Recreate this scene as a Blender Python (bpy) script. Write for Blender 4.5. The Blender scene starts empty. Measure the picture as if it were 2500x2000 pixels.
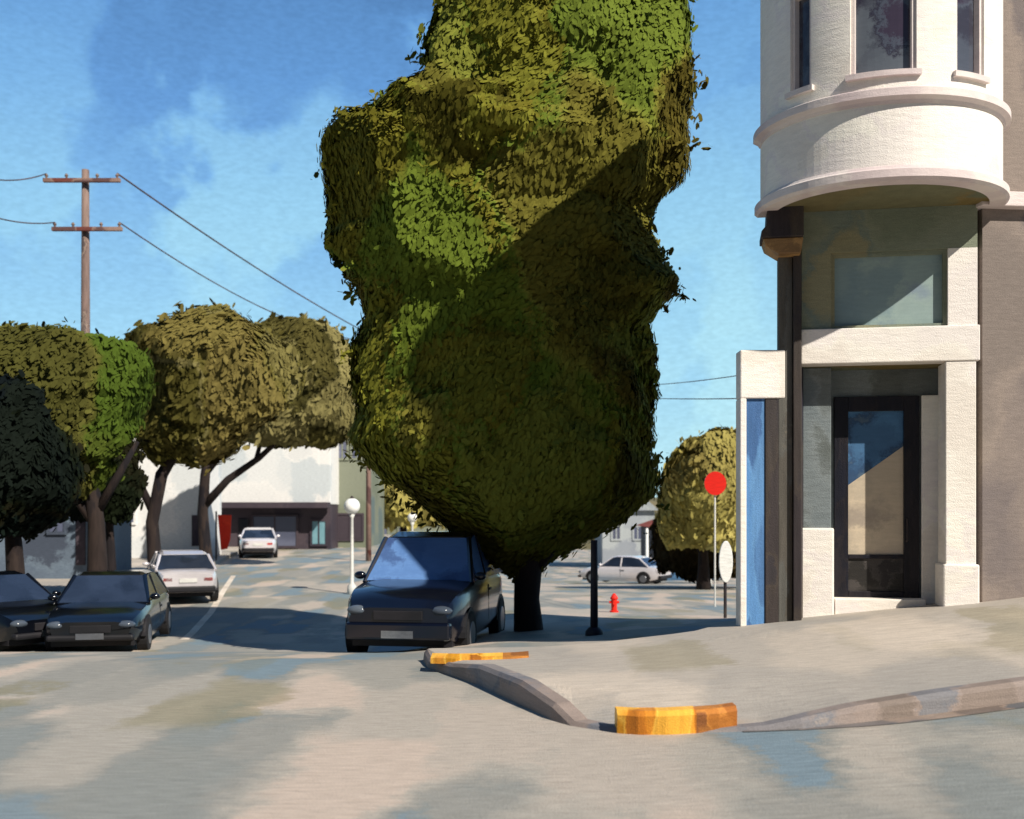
import bpy, math, random
import numpy as np
from mathutils import Vector, Matrix, noise as mnoise
R = math.radians
random.seed(7)
rng = np.random.default_rng(7)
S = bpy.context.scene
COL = S.collection

# ------------------------------------------------------------------ camera, light
W, F, CX, HY, EYE = 2156.0, 2312.0, 1078.0, 1080.0, 1.7     # picture width, focal length, centre, horizon (picture units), eye height
cam = bpy.data.cameras.new('camera')
cam.sensor_width = 36; cam.lens = 36*F/W; cam.shift_y = (HY-862.5)/W
cam.dof.use_dof = True; cam.dof.focus_distance = 13; cam.dof.aperture_fstop = 1.4
cam.clip_start = 0.1; cam.clip_end = 3000
camo = bpy.data.objects.new('camera', cam); COL.objects.link(camo)
camo.location = (0, 0, EYE); camo.rotation_euler = (R(90), 0, 0)
S.camera = camo

SUNV = Vector((.9, -1.0, 1.15)).normalized()
sel = math.asin(SUNV.z); saz = math.atan2(SUNV.x, SUNV.y)
sun = bpy.data.lights.new('sun', 'SUN'); sun.energy = 5.0; sun.angle = R(0.5); sun.color = (1.0, .93, .82)
suno = bpy.data.objects.new('sun', sun); COL.objects.link(suno)
suno.rotation_euler = SUNV.to_track_quat('Z', 'Y').to_euler()

wd = bpy.data.worlds.new('World'); S.world = wd; wd.use_nodes = True
nt = wd.node_tree; N = nt.nodes; L = nt.links
bg = N['Background']; bg.inputs['Strength'].default_value = 0.1
sky = N.new('ShaderNodeTexSky'); sky.sky_type = 'NISHITA'; sky.sun_disc = False
sky.sun_elevation = sel; sky.sun_rotation = saz; sky.air_density = 1.1; sky.dust_density = .3; sky.ozone_density = 2.0
# broken, brushy tone in the sky: soft patches of deeper and paler blue over the clear-sky colour
tc = N.new('ShaderNodeTexCoord')
def wnoise(scale, mscale, detail=2):
    mp = N.new('ShaderNodeMapping'); mp.inputs['Scale'].default_value = mscale
    L.new(tc.outputs['Generated'], mp.inputs['Vector'])
    nz = N.new('ShaderNodeTexNoise'); nz.inputs['Scale'].default_value = scale; nz.inputs['Detail'].default_value = detail
    L.new(mp.outputs['Vector'], nz.inputs['Vector']); return nz, mp
dn, _ = wnoise(16, (1, 1, 1), 4)
dm = N.new('ShaderNodeVectorMath'); dm.operation = 'MULTIPLY_ADD'
L.new(dn.outputs['Color'], dm.inputs[0]); dm.inputs[1].default_value = (.13, .13, .13); L.new(tc.outputs['Generated'], dm.inputs[2])
mp = N.new('ShaderNodeMapping'); mp.inputs['Scale'].default_value = (9, 9, 5.5); mp.inputs['Rotation'].default_value = (0, R(14), 0)
L.new(dm.outputs[0], mp.inputs['Vector'])
vo = N.new('ShaderNodeTexVoronoi'); vo.feature = 'SMOOTH_F1'; vo.distance = 'CHEBYCHEV'; vo.inputs['Smoothness'].default_value = .35
vo.inputs['Scale'].default_value = 1
L.new(mp.outputs['Vector'], vo.inputs['Vector'])
sp = N.new('ShaderNodeSeparateColor'); L.new(vo.outputs['Color'], sp.inputs[0])
sxyz = N.new('ShaderNodeSeparateXYZ'); L.new(tc.outputs['Generated'], sxyz.inputs[0])
mh = N.new('ShaderNodeMath'); mh.operation = 'MULTIPLY_ADD'; mh.inputs[1].default_value = .2; L.new(sp.outputs[0], mh.inputs[0]); L.new(sxyz.outputs['Z'], mh.inputs[2])
cr = N.new('ShaderNodeValToRGB'); L.new(mh.outputs[0], cr.inputs[0])
e = cr.color_ramp.elements
SKY = [(.0, (4.2, 7.0, 7.8)), (.18, (3.6, 6.6, 7.8)), (.3, (2.6, 5.4, 7.5)), (.4, (1.6, 3.9, 6.9)), (.5, (.95, 2.7, 5.8)), (.62, (.6, 1.8, 4.1)), (1, (.45, 1.3, 3.2))]
while len(e) < len(SKY): e.new(.5)
for i, (p, c) in enumerate(SKY):
    e[i].position = p; e[i].color = (*[q/8 for q in c], 1)
sc8 = N.new('ShaderNodeVectorMath'); sc8.operation = 'SCALE'; sc8.inputs['Scale'].default_value = 8; L.new(cr.outputs[0], sc8.inputs[0])
mx = N.new('ShaderNodeMix'); mx.data_type = 'RGBA'; mx.inputs[0].default_value = .8
L.new(sky.outputs[0], mx.inputs[6]); L.new(sc8.outputs[0], mx.inputs[7])
gr, _ = wnoise(150, (1, 1, 2.5), 3)
gm = N.new('ShaderNodeMapRange'); gm.inputs[1].default_value = .3; gm.inputs[2].default_value = .7; gm.inputs[3].default_value = .93; gm.inputs[4].default_value = 1.07
L.new(gr.outputs['Fac'], gm.inputs[0])
sc2 = N.new('ShaderNodeVectorMath'); sc2.operation = 'SCALE'; L.new(mx.outputs[2], sc2.inputs[0]); L.new(gm.outputs[0], sc2.inputs['Scale'])
bk = N.new('ShaderNodeMapRange'); bk.inputs[1].default_value = -.15; bk.inputs[2].default_value = .35; bk.inputs[3].default_value = .3; bk.inputs[4].default_value = 1.0
L.new(sxyz.outputs['Y'], bk.inputs[0])      # sky darkened on the viewer's side to cut the fill light
sc3 = N.new('ShaderNodeVectorMath'); sc3.operation = 'SCALE'; L.new(sc2.outputs[0], sc3.inputs[0]); L.new(bk.outputs[0], sc3.inputs['Scale'])
L.new(sc3.outputs[0], bg.inputs['Color'])
S.view_settings.view_transform = 'Standard'; S.view_settings.look = 'None'; S.view_settings.exposure = 0.3; S.view_settings.gamma = 1

# ------------------------------------------------------------------ helpers
def srgb(r, g, b):
    f = lambda c: (c/255/12.92) if c/255 <= .04045 else ((c/255+.055)/1.055)**2.4
    return (f(r), f(g), f(b))
_m = {}
def paint(name, cols, scale=(1, 1, 1), distort=.25, rough=.7, soft=.25, streak=.12, sscale=(6, 6, 30), bump=.25, fine=.12,
          metallic=0.0, coat=0.0, rot=(0, 0, 0), spec=.3, olive=0.0):
    """broad brush-laid patches of colour with dragged, broken edges"""
    if name in _m: return _m[name]
    m = bpy.data.materials.new(name); m.use_nodes = True; n = m.node_tree.nodes; l = m.node_tree.links
    b = n['Principled BSDF']; b.inputs['Roughness'].default_value = rough; b.inputs['Metallic'].default_value = metallic
    b.inputs['Coat Weight'].default_value = coat; b.inputs['Coat Roughness'].default_value = .12
    b.inputs['Specular IOR Level'].default_value = spec
    g = n.new('ShaderNodeNewGeometry')
    nz = n.new('ShaderNodeTexNoise'); nz.inputs['Scale'].default_value = 2.0; nz.inputs['Detail'].default_value = 8; nz.inputs['Roughness'].default_value = .78
    l.new(g.outputs['Position'], nz.inputs['Vector'])
    ma = n.new('ShaderNodeVectorMath'); ma.operation = 'MULTIPLY_ADD'
    l.new(nz.outputs['Color'], ma.inputs[0]); ma.inputs[1].default_value = (distort*2,)*3; l.new(g.outputs['Position'], ma.inputs[2])
    mp = n.new('ShaderNodeMapping'); mp.inputs['Scale'].default_value = scale; mp.inputs['Rotation'].default_value = rot
    l.new(ma.outputs[0], mp.inputs['Vector'])
    vo = n.new('ShaderNodeTexVoronoi'); vo.feature = 'SMOOTH_F1'; vo.distance = 'CHEBYCHEV'; vo.inputs['Smoothness'].default_value = soft
    vo.inputs['Scale'].default_value = 1
    l.new(mp.outputs[0], vo.inputs['Vector'])
    sp = n.new('ShaderNodeSeparateColor'); l.new(vo.outputs['Color'], sp.inputs[0])
    cr = n.new('ShaderNodeValToRGB'); l.new(sp.outputs[0], cr.inputs[0]); e = cr.color_ramp.elements
    while len(e) < len(cols): e.new(.5)
    for i, c in enumerate(cols):
        e[i].position = .12 + .76*i/max(1, len(cols)-1); e[i].color = (*c, 1)
    out = cr.outputs[0]
    if olive:
        vo2 = n.new('ShaderNodeTexVoronoi'); vo2.feature = 'SMOOTH_F1'; vo2.distance = 'CHEBYCHEV'; vo2.inputs['Smoothness'].default_value = .5; vo2.inputs['Scale'].default_value = .8
        of = n.new('ShaderNodeVectorMath'); of.operation = 'ADD'; of.inputs[1].default_value = (17.3, 4.1, 0); l.new(mp.outputs[0], of.inputs[0]); l.new(of.outputs[0], vo2.inputs['Vector'])
        sp2 = n.new('ShaderNodeSeparateColor'); l.new(vo2.outputs['Color'], sp2.inputs[0])
        mr = n.new('ShaderNodeMapRange'); mr.inputs[1].default_value = .72; mr.inputs[2].default_value = .9; mr.inputs[3].default_value = 0; mr.inputs[4].default_value = olive; l.new(sp2.outputs[1], mr.inputs[0])
        mo = n.new('ShaderNodeMix'); mo.data_type = 'RGBA'; l.new(mr.outputs[0], mo.inputs[0]); l.new(out, mo.inputs[6]); mo.inputs[7].default_value = (*srgb(128, 120, 84), 1); out = mo.outputs[2]
    # dragged bristle streaks + weave grain
    mp2 = n.new('ShaderNodeMapping'); mp2.inputs['Scale'].default_value = sscale; l.new(g.outputs['Position'], mp2.inputs['Vector'])
    n2 = n.new('ShaderNodeTexNoise'); n2.inputs['Scale'].default_value = 1; n2.inputs['Detail'].default_value = 4; l.new(mp2.outputs[0], n2.inputs['Vector'])
    n3 = n.new('ShaderNodeTexNoise'); n3.inputs['Scale'].default_value = 90; n3.inputs['Detail'].default_value = 2; l.new(g.outputs['Position'], n3.inputs['Vector'])
    r1 = n.new('ShaderNodeMapRange'); r1.inputs[1].default_value = .3; r1.inputs[2].default_value = .7; r1.inputs[3].default_value = 1-streak; r1.inputs[4].default_value = 1+streak
    l.new(n2.outputs['Fac'], r1.inputs[0])
    r2 = n.new('ShaderNodeMapRange'); r2.inputs[1].default_value = .3; r2.inputs[2].default_value = .7; r2.inputs[3].default_value = 1-fine; r2.inputs[4].default_value = 1+fine
    l.new(n3.outputs['Fac'], r2.inputs[0])
    mu = n.new('ShaderNodeMath'); mu.operation = 'MULTIPLY'; l.new(r1.outputs[0], mu.inputs[0]); l.new(r2.outputs[0], mu.inputs[1])
    sc = n.new('ShaderNodeVectorMath'); sc.operation = 'SCALE'; l.new(out, sc.inputs[0]); l.new(mu.outputs[0], sc.inputs['Scale'])
    l.new(sc.outputs[0], b.inputs['Base Color'])
    if bump:
        bp = n.new('ShaderNodeBump'); bp.inputs['Strength'].default_value = bump; bp.inputs['Distance'].default_value = .02
        ad = n.new('ShaderNodeMath'); l.new(n2.outputs['Fac'], ad.inputs[0]); l.new(n3.outputs['Fac'], ad.inputs[1])
        l.new(ad.outputs[0], bp.inputs['Height']); l.new(bp.outputs[0], b.inputs['Normal'])
    _m[name] = m; return m
def vary(c, k=.25, n=3):
    return [tuple(min(1, q*(1-k+2*k*i/(n-1))) for q in c) for i in range(n)]

class MB:
    def __init__(s): s.v = []; s.f = []
    def add(s, v, f):
        o = len(s.v); s.v += [tuple(p) for p in v]; s.f += [tuple(i+o for i in q) for q in f]; return s
    def box(s, x0, x1, y0, y1, z0, z1):
        v = [(x0, y0, z0), (x1, y0, z0), (x1, y1, z0), (x0, y1, z0), (x0, y0, z1), (x1, y0, z1), (x1, y1, z1), (x0, y1, z1)]
        return s.add(v, [(0, 3, 2, 1), (4, 5, 6, 7), (0, 1, 5, 4), (1, 2, 6, 5), (2, 3, 7, 6), (3, 0, 4, 7)])
    def prism(s, poly, z0, z1):
        n = len(poly); zz = lambda z, i: z[i] if isinstance(z, (list, tuple)) else z
        v = [(p[0], p[1], zz(z0, i)) for i, p in enumerate(poly)]+[(p[0], p[1], zz(z1, i)) for i, p in enumerate(poly)]
        return s.add(v, [tuple(range(n))[::-1], tuple(range(n, 2*n))]+[(i, (i+1) % n, n+(i+1) % n, n+i) for i in range(n)])
    def side(s, poly, y0, y1):      # polygon in x,z extruded along y
        n = len(poly); v = [(p[0], y0, p[1]) for p in poly]+[(p[0], y1, p[1]) for p in poly]
        return s.add(v, [tuple(range(n)), tuple(range(n, 2*n))[::-1]]+[(i, n+i, n+(i+1) % n, (i+1) % n) for i in range(n)])
    def tube(s, pts, rad, n=10, cap=True):
        pts = [Vector(p) for p in pts]; rs = rad if isinstance(rad, (list, tuple)) else [rad]*len(pts)
        v = []; f = []
        for i, p in enumerate(pts):
            d = (pts[min(i+1, len(pts)-1)]-pts[max(i-1, 0)]).normalized()
            a = d.cross(Vector((0, 1, 0)) if abs(d.y) < .9 else Vector((1, 0, 0))).normalized(); b = d.cross(a)
            for k in range(n):
                t = 2*math.pi*k/n; v.append(p+(a*math.cos(t)+b*math.sin(t))*rs[i])
        for i in range(len(pts)-1):
            for k in range(n): f.append((i*n+k, i*n+(k+1) % n, (i+1)*n+(k+1) % n, (i+1)*n+k))
        if cap: f += [tuple(range(n))[::-1], tuple(range(len(v)-n, len(v)))]
        return s.add(v, f)
    def ball(s, c, r, nu=16, nv=10):
        v = []; f = []; r = r if isinstance(r, tuple) else (r,)*3
        for j in range(nv+1):
            ph = math.pi*j/nv
            for i in range(nu):
                t = 2*math.pi*i/nu; v.append((c[0]+r[0]*math.sin(ph)*math.cos(t), c[1]+r[1]*math.sin(ph)*math.sin(t), c[2]+r[2]*math.cos(ph)))
        for j in range(nv):
            for i in range(nu): f.append((j*nu+i, (j+1)*nu+i, (j+1)*nu+(i+1) % nu, j*nu+(i+1) % nu))
        return s.add(v, f)
    def build(s, name, mat, parent=None, smooth=False, bevel=0, loc=None):
        me = bpy.data.meshes.new(name); me.from_pydata(s.v, [], s.f); me.materials.append(mat)
        me.validate(); me.update()
        o = bpy.data.objects.new(name, me); COL.objects.link(o)
        if parent: o.parent = parent
        if loc: o.location = loc
        if smooth: me.shade_smooth()
        if bevel:
            md = o.modifiers.new('bevel', 'BEVEL'); md.width = bevel; md.segments = 2; md.limit_method = 'ANGLE'; md.angle_limit = R(35)
        return o
def tag(o, label, cat, group=None, kind=None):
    if label: o['label'] = label
    if cat: o['category'] = cat
    if group: o['group'] = group
    if kind: o['kind'] = kind
    return o
def empty(name, loc, label, cat, rz=0, group=None):
    o = bpy.data.objects.new(name, None); COL.objects.link(o); o.location = loc; o.rotation_euler = (0, 0, rz)
    o.empty_display_size = .2
    return tag(o, label, cat, group)
def struct(o): o['kind'] = 'structure'; return o
def at(px, py, d): return Vector(((px-CX)/F*d, d, EYE+(HY-py)/F*d))
def sstep(a, b, x):
    t = min(1, max(0, (x-a)/(b-a))); return t*t*(3-2*t)
def ground(x, y):
    yl = [-50, 8, 13, 17, 20, 24, 29, 45, 60, 90, 140, 2000]; zl = [0, 0, -.05, -.45, -.85, -.95, -.93, -.56, -.37, -.3, 0, 0]
    yr = [-50, 12, 15, 18, 24, 36, 60, 100, 140, 2000];       zr = [0, 0, -.12, -.3, -.5, -.95, -2.1, -3.2, -3.4, -3.4]
    a = float(np.interp(y, yl, zl)); b = float(np.interp(y, yr, zr))
    t = sstep(-.12, 0.02, x/max(y, 4.))
    z = a*(1-t)+b*t
    rise = .11*(math.sqrt((x-.5)**2+.15)+(x-.5))/2
    rise = min(rise, 1.4)*(.5+.5*sstep(8.6, 12.6, y))
    return z + rise*(1-sstep(14.5, 24, y))

# ------------------------------------------------------------------ ground
ROADC = [srgb(186, 170, 156), srgb(168, 160, 149), srgb(154, 150, 141), srgb(143, 141, 134), srgb(131, 134, 130), srgb(116, 133, 142)]
M_road = paint('road_surface', ROADC, scale=(1.25, .42, 1), distort=.34, rough=.8, soft=.4, streak=.13, sscale=(5, 26, 3), bump=.35, fine=.14, olive=.5)
WALKC = [srgb(190, 178, 164), srgb(178, 168, 156), srgb(168, 160, 150), srgb(160, 154, 146)]
M_walk = paint('pavement_concrete', WALKC, scale=(1.0, .5, 1), distort=.34, rough=.8, soft=.4, streak=.11, sscale=(5, 26, 3), bump=.3, fine=.12, olive=.4)
xs = sorted(set([-900, -400, -200, -120, -80, 90, 130, 220, 450, 900]+[x for x in range(-60, 76, 4)]+[round(-12+.4*i, 2) for i in range(61)]))
ys = sorted(set([-300, -100, -40, -10, 130, 150, 200, 300, 600, 1200, 2500]+[round(2+.4*i, 2) for i in range(70)]+list(range(30, 130, 3))))
g = MB()
vv = [(x, y, ground(x, y)) for y in ys for x in xs]; nx = len(xs)
g.add(vv, [(j*nx+i, j*nx+i+1, (j+1)*nx+i+1, (j+1)*nx+i) for j in range(len(ys)-1) for i in range(nx-1)])
struct(g.build('road', M_road, smooth=True))

# corner pavement: front edge points with kerb height, and the matching back edge
FR = [(-1.0, 12.95, .13), (-.9, 12.3, .1), (-.62, 11.6, .12), (-.3, 10.9, .19), (.1, 9.75, .2), (.36, 9.0, .13), (.5, 8.72, .03), (.72, 8.5, .02), (.8, 8.42, .02),
      (1.2, 8.28, .02), (1.72, 8.22, .02), (1.9, 8.2, .03), (2.15, 8.2, .07), (2.6, 8.3, .12), (3.3, 8.5, .15), (4.2, 8.8, .16), (6.5, 9.4, .17), (11, 10.2, .17), (22, 12, .17)]
BK = [(-.95, 13.0), (-.8, 13.02), (-.6, 13.03), (-.35, 13.03), (0, 13.03), (.3, 13.04), (.6, 13.04), (.8, 13.04), (1.0, 13.04), (1.4, 13.06), (1.9, 13.1), (2.2, 13.2), (2.55, 13.7),
      (3.2, 14.5), (4.2, 15), (5.5, 15.5), (8, 16), (12, 16.5), (22, 17)]
def resample(P, n=4):
    out = []
    for i in range(len(P)-1):
        for k in range(n):
            t = k/n; out.append(tuple(a*(1-t)+b*t for a, b in zip(P[i], P[i+1])))
    out.append(P[-1]); return out
FRr, BKr = resample(FR), resample(BK)
pv = MB(); cols_ = 14; vv = []
for (fx, fy, fh), (bx, by) in zip(FRr, BKr):
    for k in range(cols_+1):
        t = (k/cols_)**1.3
        x = fx+(bx-fx)*t; y = fy+(by-fy)*t
        h = fh+(.14-fh)*sstep(0, .3, t)
        vv.append((x, y, ground(x, y)+h))
n = len(FRr); w = cols_+1
pv.add(vv, [(i*w+k, (i+1)*w+k, (i+1)*w+k+1, i*w+k+1) for i in range(n-1) for k in range(cols_)])
# back edge skirt
sk = [vv[i*w+cols_] for i in range(n)]
pv.add(sk+[(a, b+.01, c-.6) for a, b, c in sk], [(i, i+1, n+i+1, n+i) for i in range(n-1)])
struct(pv.build('pavement', M_walk, smooth=False))
M_kerb = paint('kerb_stone', [srgb(120, 108, 100), srgb(142, 128, 120), srgb(110, 112, 118), srgb(165, 150, 138)], scale=(1.6, 1, 1), rough=.7, sscale=(2, 2, 40), streak=.12)
kb = MB(); vv = []
for i, (fx, fy, fh) in enumerate(FRr):
    p0 = Vector(FRr[max(i-1, 0)][:2]); p1 = Vector(FRr[min(i+1, n-1)][:2]); d = (p1-p0).normalized(); nn = Vector((d.y, -d.x))
    z = ground(fx, fy)
    bw = .035
    vv += [(fx-nn.x*.13, fy-nn.y*.13, z+fh+.006), (fx+nn.x*.0, fy+nn.y*.0, z+fh+.006), (fx+nn.x*bw, fy+nn.y*bw, z+max(.0, fh-.03)), (fx+nn.x*(bw+.02), fy+nn.y*(bw+.02), z-.05)]
kb.add(vv, [(i*4+k, i*4+k+1, (i+1)*4+k+1, (i+1)*4+k) for i in range(n-1) for k in range(3)])
ko = struct(kb.build('kerb', M_kerb))
# gutter strip of worn dark grey beside the right-hand kerb
M_gut = paint('gutter_concrete', [srgb(112, 100, 92), srgb(150, 132, 118), srgb(92, 94, 98), srgb(128, 116, 106)], scale=(1.3, 1, 1), rough=.75)
gt = MB(); vv = []
for i, (fx, fy, fh) in enumerate(FRr):
    wd_ = .04 if fx < 1.9 else .04+.16*sstep(1.9, 3.0, fx)
    for k in range(4):
        x = fx; y = fy-.03-wd_*k/3; vv.append((x, y, ground(x, y)+.005))
gt.add(vv, [(i*4+k, i*4+k+1, (i+1)*4+k+1, (i+1)*4+k) for i in range(40, n-1) for k in range(3)])
struct(gt.build('gutter', M_gut))

# yellow kerb pieces
M_yel = paint('worn_yellow_paint', [srgb(216, 150, 40), srgb(250, 196, 84), srgb(240, 170, 60), srgb(206, 130, 40), srgb(150, 84, 28)], scale=(5, 1, 1), distort=.06, rough=.5, soft=.2, sscale=(30, 2, 2), streak=.15)
M_brn = paint('worn_kerb_brown', [srgb(160, 96, 36), srgb(196, 128, 56), srgb(132, 82, 44)], scale=(5, 2, 4), distort=.06, rough=.6)
def kerb_piece(P, hgt, dep, z_off=.0):
    b = MB(); vv = []
    P = resample(P, 3)
    for x, y in P:
        z = ground(x, y)
        vv += [(x, y, z-.04), (x, y-.015, z+hgt*.8), (x, y+.03, z+hgt), (x, y+dep-.03, z+hgt), (x, y+dep, z+hgt*.7), (x, y+dep, z-.04)]
    m = len(P)
    b.add(vv, [(i*6+k, i*6+(k+1) % 6, (i+1)*6+(k+1) % 6, (i+1)*6+k) for i in range(m-1) for k in range(6)]+[tuple(range(6)), tuple(range(6*m-6, 6*m))[::-1]])
    return b
e1 = empty('kerb_block', (0, 0, 0), 'thick golden yellow kerb block with brown worn end in the centre foreground', 'kerb block', group='yellow painted kerb blocks')
kerb_piece([(.8, 8.36), (.95, 8.27), (1.15, 8.22), (1.38, 8.22)], .175, .2).build('painted_face', M_yel, e1)
kerb_piece([(1.38, 8.22), (1.55, 8.24), (1.7, 8.3)], .17, .2).build('worn_end', M_brn, e1)
e2 = empty('kerb_block', (0, 0, 0), 'low flat yellow kerb block at the far left tip of the corner pavement', 'kerb block', group='yellow painted kerb blocks')
def pad(P, h0, h1, dep):
    b = MB(); vv = []; P = resample(P, 3)
    for x, y in P:
        z = ground(x, y)+.13
        vv += [(x, y, z-.03), (x, y, z+h0), (x, y+dep, z+h1), (x, y+dep, z-.03)]
    m = len(P); b.add(vv, [(i*4+k, i*4+(k+1) % 4, (i+1)*4+(k+1) % 4, (i+1)*4+k) for i in range(m-1) for k in range(4)]+[(0, 1, 2, 3), tuple(range(4*m-4, 4*m))[::-1]])
    return b
pad([(-.88, 11.85), (-.6, 11.72), (-.3, 11.68), (-.1, 11.68)], .03, .045, .3).build('painted_face', M_yel, e2)
pad([(-.1, 11.68), (.05, 11.7), (.18, 11.76)], .03, .045, .28).build('worn_end', M_brn, e2)

# left pavement with parking line
lp = MB(); vv = []
LP = [(-9.6, 19.5), (-9.3, 24), (-9.9, 28), (-11.2, 36), (-12.6, 46), (-14.6, 60), (-15, 75)]
LPr = resample(LP, 6)
for x, y in LPr:
    for k, dx in enumerate((0, 0.02, -2, -5, -10, -20)):
        X = x+dx; vv.append((X, y, ground(X, y)+(.14 if k > 1 or k == 0 else -.1)))
lo = MB(); m = len(LPr)
order = [1, 0, 2, 3, 4, 5]
lo.add(vv, [(i*6+order[k], (i+1)*6+order[k], (i+1)*6+order[k+1], i*6+order[k+1]) for i in range(m-1) for k in range(5)])
f0 = [(x+dx, y, ground(x+dx, y)+h) for dx in (0, -10, -20) for (x, y), h in ((LP[0], .14), (LP[0], -.1))]
lo.add(f0, [(0, 2, 3, 1), (2, 4, 5, 3)])
struct(lo.build('pavement', M_walk))
M_white = paint('white_road_paint', [srgb(200, 186, 170), srgb(224, 212, 196)], scale=(2, 1, 1), rough=.7)
ln = MB(); vv = []
PL = resample([(-6.75, 22.6), (-7.2, 25), (-7.95, 29), (-9.2, 35), (-10.4, 41)], 6)
for x, y in PL:
    for dx in (-.09, .09): vv.append((x+dx, y, ground(x, y)+.006))
ln.add(vv, [(2*i, 2*i+1, 2*i+3, 2*i+2) for i in range(len(PL)-1)])
struct(ln.build('road_marking', M_white))

# far hills closing the horizon
M_hill = paint('hill_scrub', [srgb(86, 84, 56), srgb(108, 98, 66), srgb(70, 74, 58), srgb(120, 108, 76)], scale=(.08, .08, .3), distort=2, rough=.9, bump=0)
hl = MB(); vv = []; hx = [-260+8*i for i in range(66)]
for x in hx:
    hh = 3.0+2.2*math.sin(x*.021+1)+1.6*mnoise.noise(Vector((x*.05, 3, 1)))
    for k in range(7):
        t = k/6; vv.append((x, 150+70*t, -4+(hh+4)*math.sin(t*math.pi*.5)))
hl.add(vv, [(i*7+k, (i+1)*7+k, (i+1)*7+k+1, i*7+k+1) for i in range(len(hx)-1) for k in range(6)])
struct(hl.build('hills', M_hill, smooth=True))

# ------------------------------------------------------------------ foliage
def interp_rows(rows, y):
    Y = [r[0] for r in rows]; return float(np.interp(y, Y, [r[1] for r in rows])), float(np.interp(y, Y, [r[2] for r in rows]))
def crown_mesh(rows, d, base, nleaf, lsize, ncl, ryk=.62, flat=.9, seed=1, jit=.03, rymax=9, njit=.15, lim=.5, inset=.12):
    """rows: (picture height, left, right) at distance d -> brush-like leaf clumps lying in broad planes round a branching volume"""
    rg = np.random.default_rng(seed)
    y0, y1 = rows[0][0], rows[-1][0]; sc = d/F
    def prof(yv):
        Y = [r[0] for r in rows]; l = np.interp(yv, Y, [r[1] for r in rows]); r = np.interp(yv, Y, [r[2] for r in rows])
        return (l+r)/2, (r-l)/2
    def surf(s, th, k=1.0):
        yv = y0+(y1-y0)*s; c, h = prof(yv)
        rx = h*sc*k; ry = np.minimum(rx*ryk, rymax)
        return np.stack([(c-CX)*sc+rx*np.cos(th), d+ry*np.sin(th), EYE+(HY-yv)*sc], -1)
    def normal(s, th):
        e = 1e-3
        a = surf(s, th+e)-surf(s, th-e); b = surf(np.clip(s+.012, 0, 1), th)-surf(np.clip(s-.012, 0, 1), th)
        nrm = np.cross(b, a); nrm /= np.linalg.norm(nrm, axis=1, keepdims=True)+1e-9
        return nrm
    wv = np.linspace(0, 1, 200); hw = prof(y0+(y1-y0)*wv)[1]; cdf = np.cumsum(hw+5); cdf = cdf/cdf[-1]
    samp = lambda m: (np.interp(rg.random(m), cdf, wv), rg.random(m)*2*np.pi)
    cs, ct = samp(ncl); C = surf(cs, ct); NC = normal(cs, ct)
    # make sure normals point out
    ctr = surf(cs, ct, .0); ctr[:, 1] = d
    sg = np.sign(((C-ctr)*NC).sum(1)); sg[sg == 0] = 1; NC *= sg[:, None]
    NC += rg.normal(0, .26, NC.shape); NC /= np.linalg.norm(NC, axis=1, keepdims=True)
    C += NC*rg.normal(0, .05, (ncl, 1))*(rows[1][2]-rows[1][1])*sc*.5
    sdir = np.cross(NC, np.array([.55, 0, .83])+rg.normal(0, .3, NC.shape)); sdir = np.cross(sdir, NC)
    sdir /= np.linalg.norm(sdir, axis=1, keepdims=True)
    # inner mass follows the same broad planes
    m = MB(); ns, nt_ = 70, 56
    SS, TT = np.meshgrid(np.linspace(0, 1, ns+1), np.arange(nt_)*2*np.pi/nt_, indexing='ij'); SS = SS.ravel(); TT = TT.ravel()
    Q = surf(SS, TT); d2 = ((Q[:, None, :]-C[None])**2*np.array([1, 1, .7])).sum(2); qi = d2.argmin(1); qn = NC[qi]
    lq = np.minimum(lim, .22*prof(y0+(y1-y0)*SS)[1]*sc); qo = np.clip(((Q-C[qi])*qn).sum(1), -lq, lq); Q = Q-qn*(qo*flat)[:, None]
    cxs = (prof(y0+(y1-y0)*SS)[0]-CX)*sc
    shr = np.minimum(inset/np.maximum(np.hypot(Q[:, 0]-cxs, Q[:, 1]-d), .01), .8)
    Q[:, 0] += (cxs-Q[:, 0])*shr; Q[:, 1] += (d-Q[:, 1])*shr
    Q += rg.normal(0, inset*.12, Q.shape); Q -= np.array(base)
    cv = [tuple(q) for q in Q]
    cf = [(i*nt_+k, i*nt_+(k+1) % nt_, (i+1)*nt_+(k+1) % nt_, (i+1)*nt_+k) for i in range(ns) for k in range(nt_)]+[tuple(range(nt_))[::-1], tuple(range(ns*nt_, (ns+1)*nt_))]
    # leaves grow out of the faces of that mass, evenly by area
    F4 = np.array(cf[:ns*nt_]); A4 = Q[F4]
    fn = np.cross(A4[:, 2]-A4[:, 0], A4[:, 3]-A4[:, 1]); ar = np.linalg.norm(fn, axis=1); fn /= ar[:, None]+1e-9
    fc = A4.mean(1)+np.array(base); oc = fc.copy(); oc[:, 0] -= cxs[F4[:, 0]]; oc[:, 1] -= d; oc[:, 2] = 0
    fl = np.sign((oc*fn).sum(1)); fl[fl == 0] = 1; fn *= fl[:, None]
    ar = ar*np.where(fn[:, 1] > .35, .35, 1.0)
    pick = rg.choice(len(F4), nleaf, p=ar/ar.sum()); a, b = rg.random((2, nleaf, 1))
    q = A4[pick]; P = (q[:, 0]*(1-a)+q[:, 1]*a)*(1-b)+(q[:, 3]*(1-a)+q[:, 2]*a)*b+np.array(base)
    cidx = qi[F4[pick, 0]]; nc = .55*fn[pick]+.45*NC[cidx]; nc /= np.linalg.norm(nc, axis=1, keepdims=True)
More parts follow.
